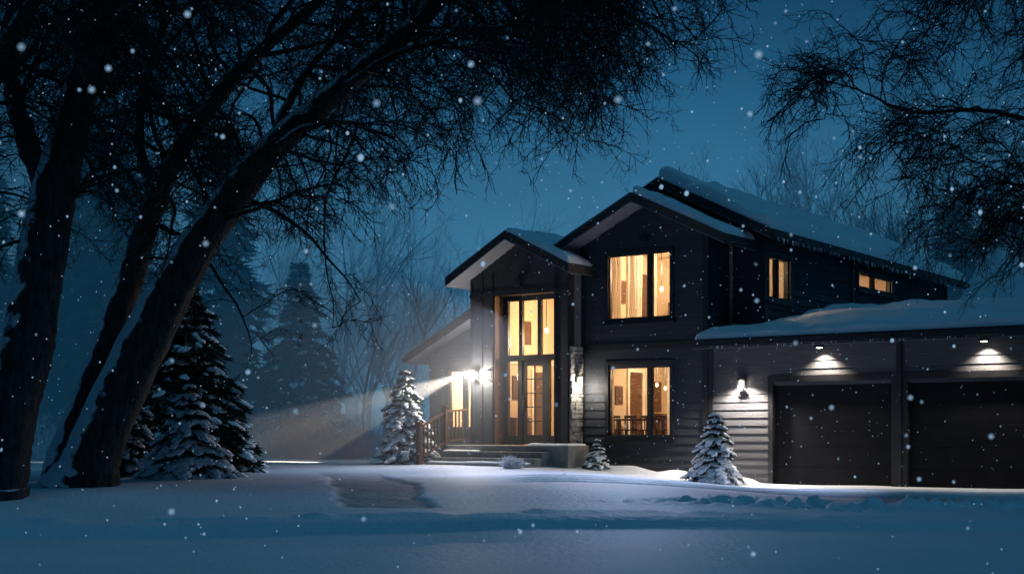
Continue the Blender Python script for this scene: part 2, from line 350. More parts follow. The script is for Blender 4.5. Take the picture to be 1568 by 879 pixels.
# --- roofs
rf=MB(); so=MB(); sn=MB()
def snowslab(p0,p1,p2,p3,t=.13,n1=40,n2=16,seed=0,lump=.3):
    P=[np.array(p,float) for p in (p0,p1,p2,p3)]
    a=np.linspace(0,1,n1); b=np.linspace(0,1,n2)
    L1=np.linalg.norm(P[1]-P[0]); L2=np.linalg.norm(P[3]-P[0])
    def ed(a,L):
        k=min(.3,.14/L); x=np.array([0,.15,.35,.6,1])*k; return np.concatenate([x,np.linspace(k,1-k,len(a))[1:-1],1-x[::-1]])
    a=ed(a,L1); b=ed(b,L2); n1=len(a); n2=len(b); A,B=np.meshgrid(a,b)
    Pt=(P[0]*((1-A)*(1-B))[...,None]+P[1]*(A*(1-B))[...,None]+P[2]*(A*B)[...,None]+P[3]*((1-A)*B)[...,None])
    e=np.minimum(np.minimum(A,1-A)*L1,np.minimum(B,1-B)*L2); q=np.clip(e/.12,0,1)
    hgt=t*np.sqrt(1-(1-q)**2)*(1+lump*2*vnoise(Pt[...,0]*1.3+30,Pt[...,1]*1.3+30,seed)+lump*vnoise(Pt[...,0]*4+60,Pt[...,1]*4+30,seed+1))
    Pt[...,2]+=hgt+.004
    I=(np.arange(n2-1)[:,None]*n1+np.arange(n1-1)[None]).ravel()
    sn.add(Pt.reshape(-1,3),[tuple(q) for q in np.stack([I,I+1,I+1+n1,I+n1],1).tolist()])
def roof(p0,p1,p2,p3,t=.2,snow=.17,n1=60,n2=24,seed=1):
    rf.slab(p0,p1,p2,p3,t)
    d=np.array((0,0,t+.003)); so.slab(np.array(p0)-d,np.array(p1)-d,np.array(p2)-d,np.array(p3)-d,.015)
    if snow:
        c=(np.array(p0)+np.array(p1)+np.array(p2)+np.array(p3))/4
        q=[np.array(p)+(c-np.array(p))/np.linalg.norm(c-np.array(p))*.03 for p in (p0,p1,p2,p3)]
        snowslab(*q,t=snow,n1=n1,n2=n2,seed=seed)
zc=6.45; roof((-1.6,-.6,zc),(.72,-.6,zc-.48*2.32),(.72,.95,zc-.48*2.32),(-1.6,.95,zc),snow=.15,seed=3)
roof((-3.8,-.6,zc-.48*2.2),(-1.602,-.6,zc),(-1.602,.95,zc),(-3.8,.95,zc-.48*2.2),snow=.06,seed=5)
roof((-1.5,.4,6.92),(1.33,.4,5.505),(1.33,13.6,5.505),(-1.5,13.6,6.92),n1=30,n2=130,snow=.27,seed=7)
roof((-4.6,.4,5.37),(-1.502,.4,6.92),(-1.502,13.6,6.92),(-4.6,13.6,5.37),n1=30,n2=100,snow=.06,seed=9)
roof((-4.75,-1.1,5.82),(-2.95,-1.1,4.92),(-2.95,-.05,4.92),(-4.75,-.05,5.82),snow=.15,seed=11)
roof((-4.75,-.046,5.82),(-3.34,-.046,5.115),(-3.34,4,5.115),(-4.75,4,5.82),snow=.17,seed=11)
roof((-6.55,-1.1,4.83),(-4.752,-1.1,5.82),(-4.752,4,5.82),(-6.55,4,4.83),snow=.06,seed=13)
roof((-8.65,-.15,3.07),(-6.24,-.15,4.25),(-6.24,6.2,4.25),(-8.65,6.2,3.07),n2=60,snow=.1,seed=15)
roof((-.06,-.5,3.1),(11,-.5,3.1),(11,-.06,3.175),(-.06,-.06,3.175),snow=0)
rf.slab((.06,-.058,3.175),(11,-.058,3.175),(11,.97,3.35),(.06,.97,3.35),.2)
rf.slab((.95,.972,3.35),(11,.972,3.35),(11,4.5,3.95),(.95,4.5,3.95),.2)
rf.slab((.95,4.502,3.95),(11,4.502,3.95),(11,9.5,3.1),(.95,9.5,3.1),.2)
snowslab((-.03,-.52,3.09),(10.95,-.52,3.09),(10.95,-.06,3.175),(-.03,-.06,3.175),t=.15,n1=200,n2=10,seed=17)
snowslab((.05,-.35,3.12),(10.95,-.35,3.12),(10.95,.96,3.35),(.05,.96,3.35),t=.18,n1=200,n2=20,seed=17)
snowslab((.97,.6,3.29),(10.95,.6,3.29),(10.95,4.5,3.95),(.97,4.5,3.95),t=.2,n1=200,n2=40,seed=17)
snowslab((.97,4.4,3.93),(10.95,4.4,3.93),(10.95,9.5,3.1),(.97,9.5,3.1),t=.2,n1=100,n2=40,seed=17)
roof((.95,12.9,4.2),(12.5,12.9,4.2),(12.5,16.6,6.75),(.95,16.6,6.75),snow=.2,n1=80,seed=21)
roof((.95,16.602,6.75),(12.5,16.602,6.75),(12.5,20,4.2),(.95,20,4.2),snow=.15,n1=80,seed=23)
rf.build('roof',M_roof,H); so.build('soffit',M_soffit,H); sn.build('roof_snow',M_snow,H,True)
gt=MB()
gt.box(-.08,11.05,-.62,-.503,2.93,3.06); gt.box(1.333,1.43,.4,13.6,5.33,5.45); gt.box(.722,.8,-.6,.39,5.16,5.28); gt.box(-8.75,-8.652,-.15,6.2,2.88,3.0)
gt.build('gutters',M_trim,H)
ic=MB(); th=[0,2.1,4.2]
for i in range(170):
    v=random.uniform(.6,13.5); l=random.uniform(.02,.17); r=.010
    b=[(1.40+r*math.cos(a),v+r*math.sin(a),5.34) for a in th]
    ic.add(b+[(1.40,v,5.34-l)],[(0,1,3),(1,2,3),(2,0,3)])
for i in range(40):
    u=random.uniform(0,8); l=random.uniform(.02,.09); r=.01
    b=[(u+r*math.cos(a),-.6+r*math.sin(a),2.935) for a in th]
    ic.add(b+[(u,-.6,2.935-l)],[(0,1,3),(1,2,3),(2,0,3)])
ic.build('icicles',M_snow,H)
st=MB(); z=.2
while z<3.05:
    h=random.uniform(.07,.13); v=-.53
    while v<-.06:
        l=random.uniform(.15,.4); v2=min(v+l,-.05); st.box(-3.30,-3.27+random.uniform(0,.05),v+.004,v2-.004,z+.006,z+h-.006); v=v2
    z+=h
st.box(-3.30,-3.272,-.53,-.05,.2,3.05)
st.build('stone_pier',M_stone,H,bevel=.006)
pr=MB(); pr.box(-6.3,-2.75,-1.4,-.54,-.2,.78); pr.box(-5.5,-3.75,-.54,0,-.2,.775)
for i,(vf,zt) in enumerate(((-1.7,.64),(-2.0,.50),(-2.3,.38))): pr.box(-6.15,-3.25-.0*i,vf,vf+.3,-.2,zt)
pr.build('porch_steps',M_conc,H,bevel=.012)
sn=MB()
snowslab((-6.15,-1.66,.64),(-5.2,-1.66,.64),(-5.2,-1.42,.64),(-6.15,-1.42,.64),t=.03,seed=31)
snowslab((-6.15,-2.27,.38),(-3.3,-2.27,.38),(-3.3,-2.02,.38),(-6.15,-2.02,.38),t=.035,seed=33)
snowslab((-3.9,-1.38,.78),(-2.78,-1.38,.78),(-2.78,-.6,.78),(-3.9,-.6,.78),t=.05,seed=34)
sn.build('step_snow',M_snow,H,True)
rl=MB(); ur=-6.3
def rail(v0,z0,v1,z1):
    for dz,th in ((.88,.05),(.16,.04)):
        rl.hexa([(ur-.035,v0,z0+dz-th),(ur+.035,v0,z0+dz-th),(ur+.035,v1,z1+dz-th),(ur-.035,v1,z1+dz-th),(ur-.035,v0,z0+dz),(ur+.035,v0,z0+dz),(ur+.035,v1,z1+dz),(ur-.035,v1,z1+dz)])
    n=int(abs(v1-v0)/.12)
    for i in range(1,n):
        t=i/n; v=v0+(v1-v0)*t; z=z0+(z1-z0)*t; rl.box(ur-.016,ur+.016,v-.016,v+.016,z+.16,z+.84)
rail(-2.32,.34,-1.4,.72); rail(-1.4,.72,-.6,.78)
for v,z in ((-2.36,.95+.34),(-1.4,.95+.74)): rl.box(ur-.055,ur+.055,v-.055,v+.055,0,z); rl.box(ur-.075,ur+.075,v-.075,v+.075,z,z+.04)
rl.build('stair_railing',M_wood,H)
# --- rooms
def room(name,u0,u1,v0,v1,z0,z1,light,power,col=(1,.70,.42),m=M_cream,openf='v'):
    mb=MB(); q=[(u0,v0,z0),(u1,v0,z0),(u1,v1,z0),(u0,v1,z0),(u0,v0,z1),(u1,v0,z1),(u1,v1,z1),(u0,v1,z1)]
    F=[(0,1,2,3),(4,7,6,5),(2,6,7,3),(0,3,7,4)]
    if openf=='v': F.append((1,5,6,2))
    else: F.append((0,4,5,1))
    mb.add(q,F); mb.build(name,m,H)
    l=bpy.data.lights.new(name+'_lamp','POINT'); l.energy=power; l.color=col; l.shadow_soft_size=.12
    o=bpy.data.objects.new(name+'_lamp',l); sc.collection.objects.link(o); o.parent=H; o.location=light
room('upper_bedroom',-3.1,-.2,.13,3.2,3.2,5.45,(-1.6,1.5,4.95),270)
room('dining_room',-3.1,-.2,.13,4.2,.75,2.95,(-1.6,1.9,2.55),150)
room('foyer',-5.9,-3.42,.02,3,.775,4.6,(-4.4,1.3,3.4),260)
room('side_room',-.1,.75,1.1,2.9,3.4,5.3,(.2,1.7,4.9),36,openf='u')
room('side_bath',-1,.75,6.1,9,4.0,5.3,(.0,7.5,5.1),46,openf='u')
room('wing_room',-8.05,-6.3,.43,3,.6,3.0,(-7.1,1.6,2.4),190,col=(1,.80,.55))
def curtain(mb,u0,u1,v,z0,z1,amp=.035,fr_=1.15):
    n=int((u1-u0)/.01); a=np.linspace(u0,u1,n); y=v+amp*np.sin(np.arange(n)*.01*fr_*75+1.5*np.sin(a*9))+.004*np.random.randn(n)
    P=[(a[i],y[i],z0) for i in range(n)]+[(a[i]+.03*math.sin(i*.2),y[i],z1) for i in range(n)]
    mb.add(P,[(i,i+1,n+i+1,n+i) for i in range(n-1)])
cu=MB(); curtain(cu,-2.78,-2.42,.33,3.3,5.3); curtain(cu,-2.30,-1.88,.36,3.3,5.3,.03); curtain(cu,-1.62,-1.5,.33,3.3,5.3,.02); curtain(cu,-1.1,-.85,.33,3.4,5.3,.02)
curtain(cu,-2.8,-2.62,.3,.8,2.85,.02); curtain(cu,-1.2,-.9,.3,.8,2.85,.02)
cu.build('curtains',M_curtain,H,True)
fu=MB(); cs=MB()
def lw(mb,u,v0,v1,z0,z1,t=.03): mb.box(u+.002,u+t,v0,v1,z0,z1)
lw(fu,-3.1,1.75,2.35,.76,2.55,.02); lw(cs,-3.1,1.66,1.745,.76,2.64,.05); lw(cs,-3.1,2.355,2.44,.76,2.64,.05); lw(cs,-3.1,1.745,2.355,2.555,2.64,.05)
lw(fu,-3.1,1.12,1.45,1.75,2.2,.03); lw(fu,-3.1,2.75,3.3,1.6,2.35,.03); lw(cs,-3.1,.3,4.1,2.84,2.93,.04)
fu.box(-3.05,-2.7,2.6,3.5,.76,1.55)
fu.box(-2.9,-1.5,.75,1.6,1.36,1.40)
for u in (-2.8,-1.6):
    for v in (.85,1.5): fu.box(u-.03,u+.03,v-.03,v+.03,.75,1.36)
for u,v,s in ((-2.65,.55,1),(-2.2,.55,1),(-1.75,.55,1),(-2.6,1.85,-1),(-2.1,1.85,-1),(-1.25,1.1,1),(-1.35,.5,1)):
    fu.box(u-.17,u+.17,v-.17,v+.17,1.12,1.15)
    for a in (-.15,.15):
        for b in (-.15,.15): fu.box(u+a-.014,u+a+.014,v+b-.014,v+b+.014,.75,1.12)
    for a in (-.15,-.075,0,.075,.15): fu.box(u+a-.009,u+a+.009,v-.17*s-.01,v-.17*s+.01,1.15,1.42)
    fu.box(u-.165,u+.165,v-.17*s-.014,v-.17*s+.014,1.42,1.47)
lw(fu,-3.1,2.2,2.9,3.2,5.0,.02); lw(cs,-3.1,2.11,2.195,3.2,5.09,.05); lw(cs,-3.1,2.905,2.99,3.2,5.09,.05); lw(fu,-3.1,1.35,1.8,4.2,4.75,.03)
fu.box(-2.6,-1.9,2.8,3.15,3.2,4.3)
lw(fu,-5.9,.75,1.15,1.9,2.5,.03); lw(fu,-5.9,1.2,1.55,3.3,3.9,.03); lw(cs,-5.9,.1,3,2.80,2.88,.05)
lw(cs,-5.9,1.55,1.63,.78,2.7,.05); lw(cs,-5.9,2.3,2.38,.78,2.7,.05); lw(fu,-5.9,1.63,2.3,.78,2.62,.02)
fu.box(-5.88,-5.6,.5,1.2,.78,1.45)
fu.build('room_furniture',M_furn,H); cs.build('door_casings',M_casing,H)
lb=MB()
def ball(mb,c,r,sz=1,k=10):
    P=[];n=6
    for i in range(n+1):
        ph=math.pi*i/n
        for j in range(k): th_=2*math.pi*j/k; P.append((c[0]+r*math.sin(ph)*math.cos(th_),c[1]+r*math.sin(ph)*math.sin(th_),c[2]+r*sz*math.cos(ph)))
    mb.add(P,[(i*k+j,(i+1)*k+j,(i+1)*k+(j+1)%k,i*k+(j+1)%k) for i in range(n) for j in range(k)])
PL=((-1.85,1.2,4.45,.045,5.4),(-1.95,1.15,2.2,.035,2.94),(-1.78,1.25,2.12,.035,2.94),(-4.95,.9,3.6,.05,4.6))
for c in PL: ball(lb,c[:3],c[3],1.5)
lb.build('pendant_lamps',M_warmbulb,H,True)
cordm=MB()
for c in PL: cordm.box(c[0]-.006,c[0]+.006,c[1]-.006,c[1]+.006,c[2]+c[3]*1.3,c[4])
cordm.build('pendant_cords',M_trim,H)
def light(kind,name,loc,power,col=(1,.9,.76),size=.04,aim=None,ang=100,blend=.6):
    l=bpy.data.lights.new(name,kind); l.energy=power; l.color=col; l.shadow_soft_size=size
    o=bpy.data.objects.new(name,l); sc.collection.objects.link(o); o.parent=H; o.location=loc
    if kind=='SPOT':
        l.spot_size=math.radians(ang); l.spot_blend=blend
        o.rotation_euler=(Vector(aim)-Vector(loc)).to_track_quat('-Z','Y').to_euler()
lf=MB(); bb=MB()
def sconce(u,v,z,axis='v'):
    if axis=='v':
        lf.box(u-.05,u+.05,v-.03,v-.001,z-.08,z+.14); lf.box(u-.075,u+.075,v-.19,v-.03,z+.10,z+.13); lf.box(u-.06,u+.06,v-.17,v-.05,z-.125,z-.105)
        for a in (-.06,.052):
            for b in (-.17,-.06): lf.box(u+a,u+a+.008,v+b,v+b+.008,z-.105,z+.10)
        bb.box(u-.03,u+.03,v-.14,v-.08,z-.08,z+.07)
    else:
        lf.box(u+.04,u+.2,v-.07,v+.07,z+.08,z+.11); bb.box(u+.07,u+.13,v-.03,v+.03,z-.06,z+.06); lf.box(u+.0,u+.04,v-.05,v+.05,z-.08,z+.12)
sconce(-6.02,vE,2.46); light('POINT','entry_lantern',(-6.02,vE-.35,2.46),190,(1,.90,.78),.06)
light('SPOT','added_beam_spot',(-6.30,vE-.22,2.50),13000,(1,.84,.66),.03,aim=(-8.6,-1.9,1.5),ang=24,blend=.45)  # added spot, draws a beam through the mist beside the lantern
lf.box(-6.24,-6.10,vE-.28,vE-.001,2.44,2.56)  # housing for the added beam spot
sconce(-5.62,vE,2.46); light('POINT','door_lantern',(-5.55,vE-.25,2.5),12,(1,.85,.65),.05)
sconce(-3.25,-.3,2.3,'u'); light('POINT','pier_lantern',(-3.04,-.34,2.12),32,(1,.88,.72),.04)
sconce(.90,-.035,2.12); light('SPOT','garage_lantern',(.90,-.25,2.10),480,(1,.86,.74),.05,aim=(.90,-.07,.2),ang=150,blend=.7)
for u in (2.75,6.1):
    lf.box(u-.07,u+.07,-.36,-.22,2.83,2.9); bb.box(u-.045,u+.045,-.335,-.245,2.822,2.829)
    light('SPOT','soffit_downlight',(u,-.20,2.80),190,(1,.84,.66),.03,aim=(u,-.05,0),ang=116,blend=.8)
for u,v,z,t,p,a in ((-4.75,vE-.04,4.60,(-4.4,-5.2,0),950,68),(-1.6,-.06,5.45,(.6,-5.8,0),1650,68),(4.35,-.62,2.9,(2.6,-4.0,0),440,84)):  # added spots to brighten the yard and driveway snow
    if u<4: lf.box(u-.08,u+.08,v-.04,v+.03,z-.05,z+.12)
    else: lf.box(u-.07,u+.07,v-.06,v+.0,z-.02,z+.14)  # housings made up for the added yard spots
    light('SPOT','added_yard_fill',(u,v-.14,z),p,(.56,.68,1),.15,aim=t,ang=a,blend=1)
lf.build('lantern_bodies',M_trim,H); bb.build('lantern_bulbs',M_bulb,H)
# ------------------------------------------------------------------ added blue fill from above, brightens roofs and ground
sl=bpy.data.lights.new('added_blue_fill','SUN'); sl.energy=.29; sl.color=(.13,.62,1); sl.angle=math.radians(10)
so_=bpy.data.objects.new('added_blue_fill',sl); sc.collection.objects.link(so_)
so_.rotation_euler=Vector((-.40,.30,-.86)).to_track_quat('-Z','Y').to_euler()
import bmesh
def ico(sub):
    bm=bmesh.new(); bmesh.ops.create_icosphere(bm,subdivisions=sub,radius=1)
    v=np.array([x.co[:] for x in bm.verts]); f=[tuple(q.index for q in p.verts) for p in bm.faces]; bm.free(); return v,f
ICO2=ico(2); ICO1=ico(1)
mv,mf=ico(3); me=bpy.data.meshes.new('drifting_mist'); me.from_pydata((mv*np.array((5.6,4.0,3.6))).tolist(),[],mf)
m=bpy.data.materials.new('mist'); m.use_nodes=True; t=m.node_tree; t.nodes.clear()
o=t.nodes.new('ShaderNodeOutputMaterial'); vs=t.nodes.new('ShaderNodeVolumeScatter'); vs.inputs['Color'].default_value=(.9,.94,1,1); vs.inputs['Density'].default_value=.034; vs.inputs['Anisotropy'].default_value=.1
t.links.new(vs.outputs[0],o.inputs['Volume']); me.materials.append(m)
mo=bpy.data.objects.new('drifting_mist',me); sc.collection.objects.link(mo)
x,y=L2W(-8.4,-2.6); mo.location=(x,y,1.3)
# ------------------------------------------------------------------ spruces
def spruce(name,x,y,H_,R,seed,snow=1.0,nlev=18,needles=90,nb=11,nm_=None):
    rs=np.random.RandomState(seed); z0=float(gz(x,y))-.03
    E=empty(name,(x,y,z0)); tb=MB(); tb.tube([(0,0,0),(.01,0,H_*.5),(0,0,H_*.98)],[H_*.022+.015,H_*.012+.01,.008],6); tb.build('trunk',M_bark,E)
    NV=[]; sn_=MB()
    for li in range(nlev):
        t=(li+.3*rs.rand())/nlev; zb=H_*(.06+.92*t); rl_=R*(1-t)**.9+.03*H_*.3
        n=max(4,int(nb*(1-t)+3.5))
        for k in range(n):
            az=2*math.pi*(k+rs.rand()*.8)/n+li*1.3; r=rl_*rs.uniform(.58,1.2)
            d=np.array((math.cos(az),math.sin(az),0)); sdv=np.array((-d[1],d[0],0))
            rise=.22 if t>.6 else .05; dr=rs.uniform(.30,.6)
            pos=lambda s: d*s*r+np.array((0,0,1.))*(zb+rise*r*s-dr*r*s*s)
            m=int(needles*(.4+.6*(1-t))); s_=rs.uniform(.12,1.0,m)**.8; lat=rs.uniform(-1,1,m)*.34*r*(1.15-s_)
            c=d[None]*(s_*r)[:,None]+sdv[None]*lat[:,None]; c[:,2]=zb+rise*r*s_-dr*r*s_*s_-.15*np.abs(lat)-rs.rand(m)*.05*r-.02
            L=(.07+.05*rs.rand(m))*(H_/2.5)**.5; Wd=L*.24
            dirn=d[None]*.8+sdv[None]*(np.sign(lat)*rs.rand(m))[:,None]+np.stack([rs.randn(m)*.3,rs.randn(m)*.3,-.35+rs.randn(m)*.35],1)
            dirn/=np.linalg.norm(dirn,axis=1)[:,None]; pr_=np.cross(dirn,rs.randn(m,3)); pr_/=np.linalg.norm(pr_,axis=1)[:,None]
            NV.append(np.stack([c-pr_*Wd[:,None],c+pr_*Wd[:,None],c+dirn*L[:,None]*1.5],1).reshape(-1,3))
            if snow>0:
                q=int(round((5+4*(1-t))*snow+rs.rand()-.5))
                for j in range(q):
                    s=rs.uniform(.35,1.02); la=rs.uniform(-1,1)*.30*r*(1.2-s)
                    cc=pos(s)+sdv*la; cc[2]-=.15*abs(la); sz=rs.uniform(.035,.11)*(.45+.55*(1-t))*(R/.75)**.6
                    v,f=ICO2; vv=v*(1+.22*np.sin(v[:,[1,2,0]]*3+rs.rand(3)*6)+.1*rs.randn(len(v),1))
                    a=az+rs.randn()*.5; ca,sa=math.cos(a),math.sin(a)
                    vv=vv*np.array((1.35,.85,.50))*sz; vv=np.stack([vv[:,0]*ca-vv[:,1]*sa,vv[:,0]*sa+vv[:,1]*ca,vv[:,2]-vv[:,0]*dr*.8*s],1)
                    sn_.add(vv+cc+np.array((0,0,sz*.18)),f)
    NV=np.concatenate(NV); fastmesh('needles',NV,np.arange(len(NV)).reshape(-1,3),nm_ or M_needle,E)
    if snow>0: sn_.build('snow_load',M_snow,E,True)
    return E
spruce('snowy_spruce',4.2,27.75,1.58,.66,1,2.5,12,90)
spruce('snowy_spruce',-2.6,32.6,2.45,.92,2,2.2,15,80)
spruce('snowy_spruce',1.92,30.2,.75,.36,3,.8,9,60)
spruce('snowy_spruce',-5.35,22.2,1.7,.86,4,2.3,11,110)
spruce('snowy_spruce',-6.55,26.8,4.3,1.6,5,.5,24,210,12)
spruce('snowy_spruce',-6.9,23.6,2.4,.9,8,1.0,15,120)
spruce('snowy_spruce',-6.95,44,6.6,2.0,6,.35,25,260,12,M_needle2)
# ------------------------------------------------------------------ bare-tree generators
def grow(mb,p,d,L,r,level,rs,maxl,grav,k=3,wig=.25,up=.0,nch=6,spread=.9):
    n=max(3,int(6-level*.7)); pts=[p.copy()]; dd=d/np.linalg.norm(d); step=L/n
    for i in range(n):
        dd=dd+rs.randn(3)*wig*.5+np.array((0,0,up-grav*(i/n))); dd/=np.linalg.norm(dd); pts.append(pts[-1]+dd*step)
    pts=np.array(pts); mb.tube(pts,np.linspace(r,r*.35,n+1),max(3,k-level) if level<3 else 3,cap=False)
    if level>=maxl: return
    for c in range(nch if level else nch+3):
        t=rs.uniform(.25,1); i=min(int(t*n),n-1); f=t*n-i; q=pts[i]*(1-f)+pts[i+1]*f
        tang=pts[i+1]-pts[i]; tang/=np.linalg.norm(tang); a=rs.randn(3); a-=a@tang*tang; a/=np.linalg.norm(a)
        nd=tang+a*spread*rs.uniform(.6,1.2)
        grow(mb,q,nd,L*rs.uniform(.42,.62)*(1.15-.4*t),r*(.5-.15*t),level+1,rs,maxl,grav,k,wig,up,nch,spread)
BT=[]
for s in range(4):
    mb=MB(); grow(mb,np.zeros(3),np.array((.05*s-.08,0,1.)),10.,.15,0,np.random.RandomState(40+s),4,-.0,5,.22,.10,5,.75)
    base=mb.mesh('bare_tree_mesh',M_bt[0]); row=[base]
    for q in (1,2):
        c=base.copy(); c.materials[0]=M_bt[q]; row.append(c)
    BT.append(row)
TL=empty('distant_treeline')
def inst(me,parent,loc,s,rz,rx=0,name='tree'):
    o=bpy.data.objects.new(name,me); o.location=loc; o.scale=(s,s,s) if not isinstance(s,tuple) else s; o.rotation_euler=(rx,0,rz); o.parent=parent; sc.collection.objects.link(o); return o
rnd=random.Random(5)
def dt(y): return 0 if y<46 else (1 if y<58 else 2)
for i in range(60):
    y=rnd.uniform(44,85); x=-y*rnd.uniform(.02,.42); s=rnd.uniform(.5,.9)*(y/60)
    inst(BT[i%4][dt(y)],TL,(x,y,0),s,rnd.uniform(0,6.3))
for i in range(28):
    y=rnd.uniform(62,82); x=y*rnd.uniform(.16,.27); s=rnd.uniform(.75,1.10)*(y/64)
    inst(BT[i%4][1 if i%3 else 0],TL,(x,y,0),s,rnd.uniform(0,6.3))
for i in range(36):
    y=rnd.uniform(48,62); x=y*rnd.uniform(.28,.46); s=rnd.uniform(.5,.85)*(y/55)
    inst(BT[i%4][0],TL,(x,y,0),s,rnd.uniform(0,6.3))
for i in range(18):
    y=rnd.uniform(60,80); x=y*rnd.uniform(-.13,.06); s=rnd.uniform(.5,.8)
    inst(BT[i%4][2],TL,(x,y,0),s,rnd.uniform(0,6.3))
def conifer_mesh(seed):
    rs=np.random.RandomState(seed); V_=[]
    for li in range(26):
        t=li/26; zb=8*(.05+.95*t); rl_=1.9*(1-t)**.9+.1
        for k in range(9):
            az=rs.rand()*6.28; r=rl_*rs.uniform(.6,1.15); m=45; s_=rs.rand(m)**.7; d=np.array((math.cos(az),math.sin(az),0)); sv=np.array((-d[1],d[0],0))
            lat=rs.uniform(-1,1,m)*.35*r*(1.2-s_); c=d[None]*(s_*r)[:,None]+sv[None]*lat[:,None]; c[:,2]=zb-.4*r*s_**1.5-rs.rand(m)*.1
            dn=d[None]+rs.randn(m,3)*.5+np.array((0,0,-.4)); pr_=np.cross(dn,rs.randn(m,3)); pr_/=np.linalg.norm(pr_,axis=1)[:,None]
            V_.append(np.stack([c-pr_*.05,c+pr_*.05,c+dn*.22],1).reshape(-1,3))
    V_=np.concatenate(V_); me=bpy.data.meshes.new('conifer_mesh'); me.from_pydata(V_.tolist(),[],np.arange(len(V_)).reshape(-1,3).tolist()); me.materials.append(M_needle2); return me
CM=[conifer_mesh(70),conifer_mesh(71)]
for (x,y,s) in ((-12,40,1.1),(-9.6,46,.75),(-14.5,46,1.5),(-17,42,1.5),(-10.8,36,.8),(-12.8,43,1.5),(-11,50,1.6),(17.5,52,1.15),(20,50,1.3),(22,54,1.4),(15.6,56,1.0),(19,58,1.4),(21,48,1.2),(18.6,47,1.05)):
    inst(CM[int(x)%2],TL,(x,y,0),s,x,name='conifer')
ug=MB(); rs=np.random.RandomState(9)
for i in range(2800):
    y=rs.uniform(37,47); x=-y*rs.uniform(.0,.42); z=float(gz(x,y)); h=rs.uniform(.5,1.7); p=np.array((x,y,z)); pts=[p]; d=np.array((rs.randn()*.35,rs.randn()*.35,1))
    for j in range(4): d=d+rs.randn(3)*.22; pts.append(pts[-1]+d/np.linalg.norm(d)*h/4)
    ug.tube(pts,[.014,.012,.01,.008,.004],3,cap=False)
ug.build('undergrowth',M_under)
def bush(name,x,y,R,h,n,m,seed,th=1):
    rs=np.random.RandomState(seed); b=MB(); z=float(gz(x,y))
    for i in range(n):
        a=rs.rand()*6.28; d=np.array((math.cos(a)*rs.rand()*R/h*1.3,math.sin(a)*rs.rand()*R/h*1.3,1.)); p=np.array((rs.randn()*R*.25,rs.randn()*R*.25,0))
        l=h*rs.uniform(.6,1.1); pts=[p]
        for j in range(5): d=d+rs.randn(3)*.28; pts.append(pts[-1]+d/np.linalg.norm(d)*l/5)
        b.tube(pts,np.array([.011,.009,.007,.006,.005,.003])*th,3,cap=False)
        for q in range(6):
            s=pts[rs.randint(1,5)]; e=d+rs.randn(3)*.9; e/=np.linalg.norm(e); b.tube([s,s+e*l*.12,s+(e+rs.randn(3)*.3)*l*.24],np.array([.006,.004,.003])*th,3,cap=False)
    o=b.build(name,m); o.location=(x,y,z-.02); return o
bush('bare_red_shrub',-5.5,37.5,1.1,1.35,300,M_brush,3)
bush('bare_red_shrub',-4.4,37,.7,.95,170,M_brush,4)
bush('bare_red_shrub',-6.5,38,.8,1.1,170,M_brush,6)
x,y=L2W(-3.35,-2.7); bush('snow_dusted_shrub',x,y,.30,.30,220,M_snow,12)
# ------------------------------------------------------------------ big foreground trees
def twigs(seed,L=1.3):
    rs=np.random.RandomState(seed); mb=MB()
    def st(p,d,L,r,lv,grav):
        n=max(2,int(L/.08)); pts=[p]; d=d/np.linalg.norm(d); dl=[]
        for i in range(n):
            d=d+rs.randn(3)*(.22 if lv==0 else .30)+np.array((0,0,-grav*(.3+i/n))); d/=np.linalg.norm(d); pts.append(pts[-1]+d*L/n); dl.append(d)
        mb.tube(pts,np.linspace(r,r*.45,n+1),3,cap=False)
        if lv==2: return
        for i in range(1,n):
            if rs.rand()<(.8 if lv==0 else .5):
                a=rs.randn(3); a-=a@dl[i]*dl[i]; a/=np.linalg.norm(a); nd=dl[i]*.9+a*.75
                st(pts[i],nd,(L*rs.uniform(.22,.42) if lv==0 else L*rs.uniform(.25,.5))*(1.2-.5*i/n),r*.62,lv+1,grav*.8 if rs.rand()<.6 else -.08)
    st(np.zeros(3),np.array((.6,0,.1)),L,.010,0,.19)
    return np.concatenate(mb.v),np.array(mb.f)
TW=[twigs(100+i) for i in range(9)]
def spline(pts,n):
    P=np.array(pts,float); t=np.linspace(0,len(P)-1,n); out=[]
    Q=np.vstack([2*P[0]-P[1],P,2*P[-1]-P[-2]])
    for a in t:
        i=min(int(a),len(P)-2); f=a-i; p0,p1,p2,p3=Q[i],Q[i+1],Q[i+2],Q[i+3]
        out.append(.5*((2*p1)+(-p0+p2)*f+(2*p0-5*p1+4*p2-p3)*f*f+(-p0+3*p1-3*p2+p3)*f**3))
    return np.array(out)
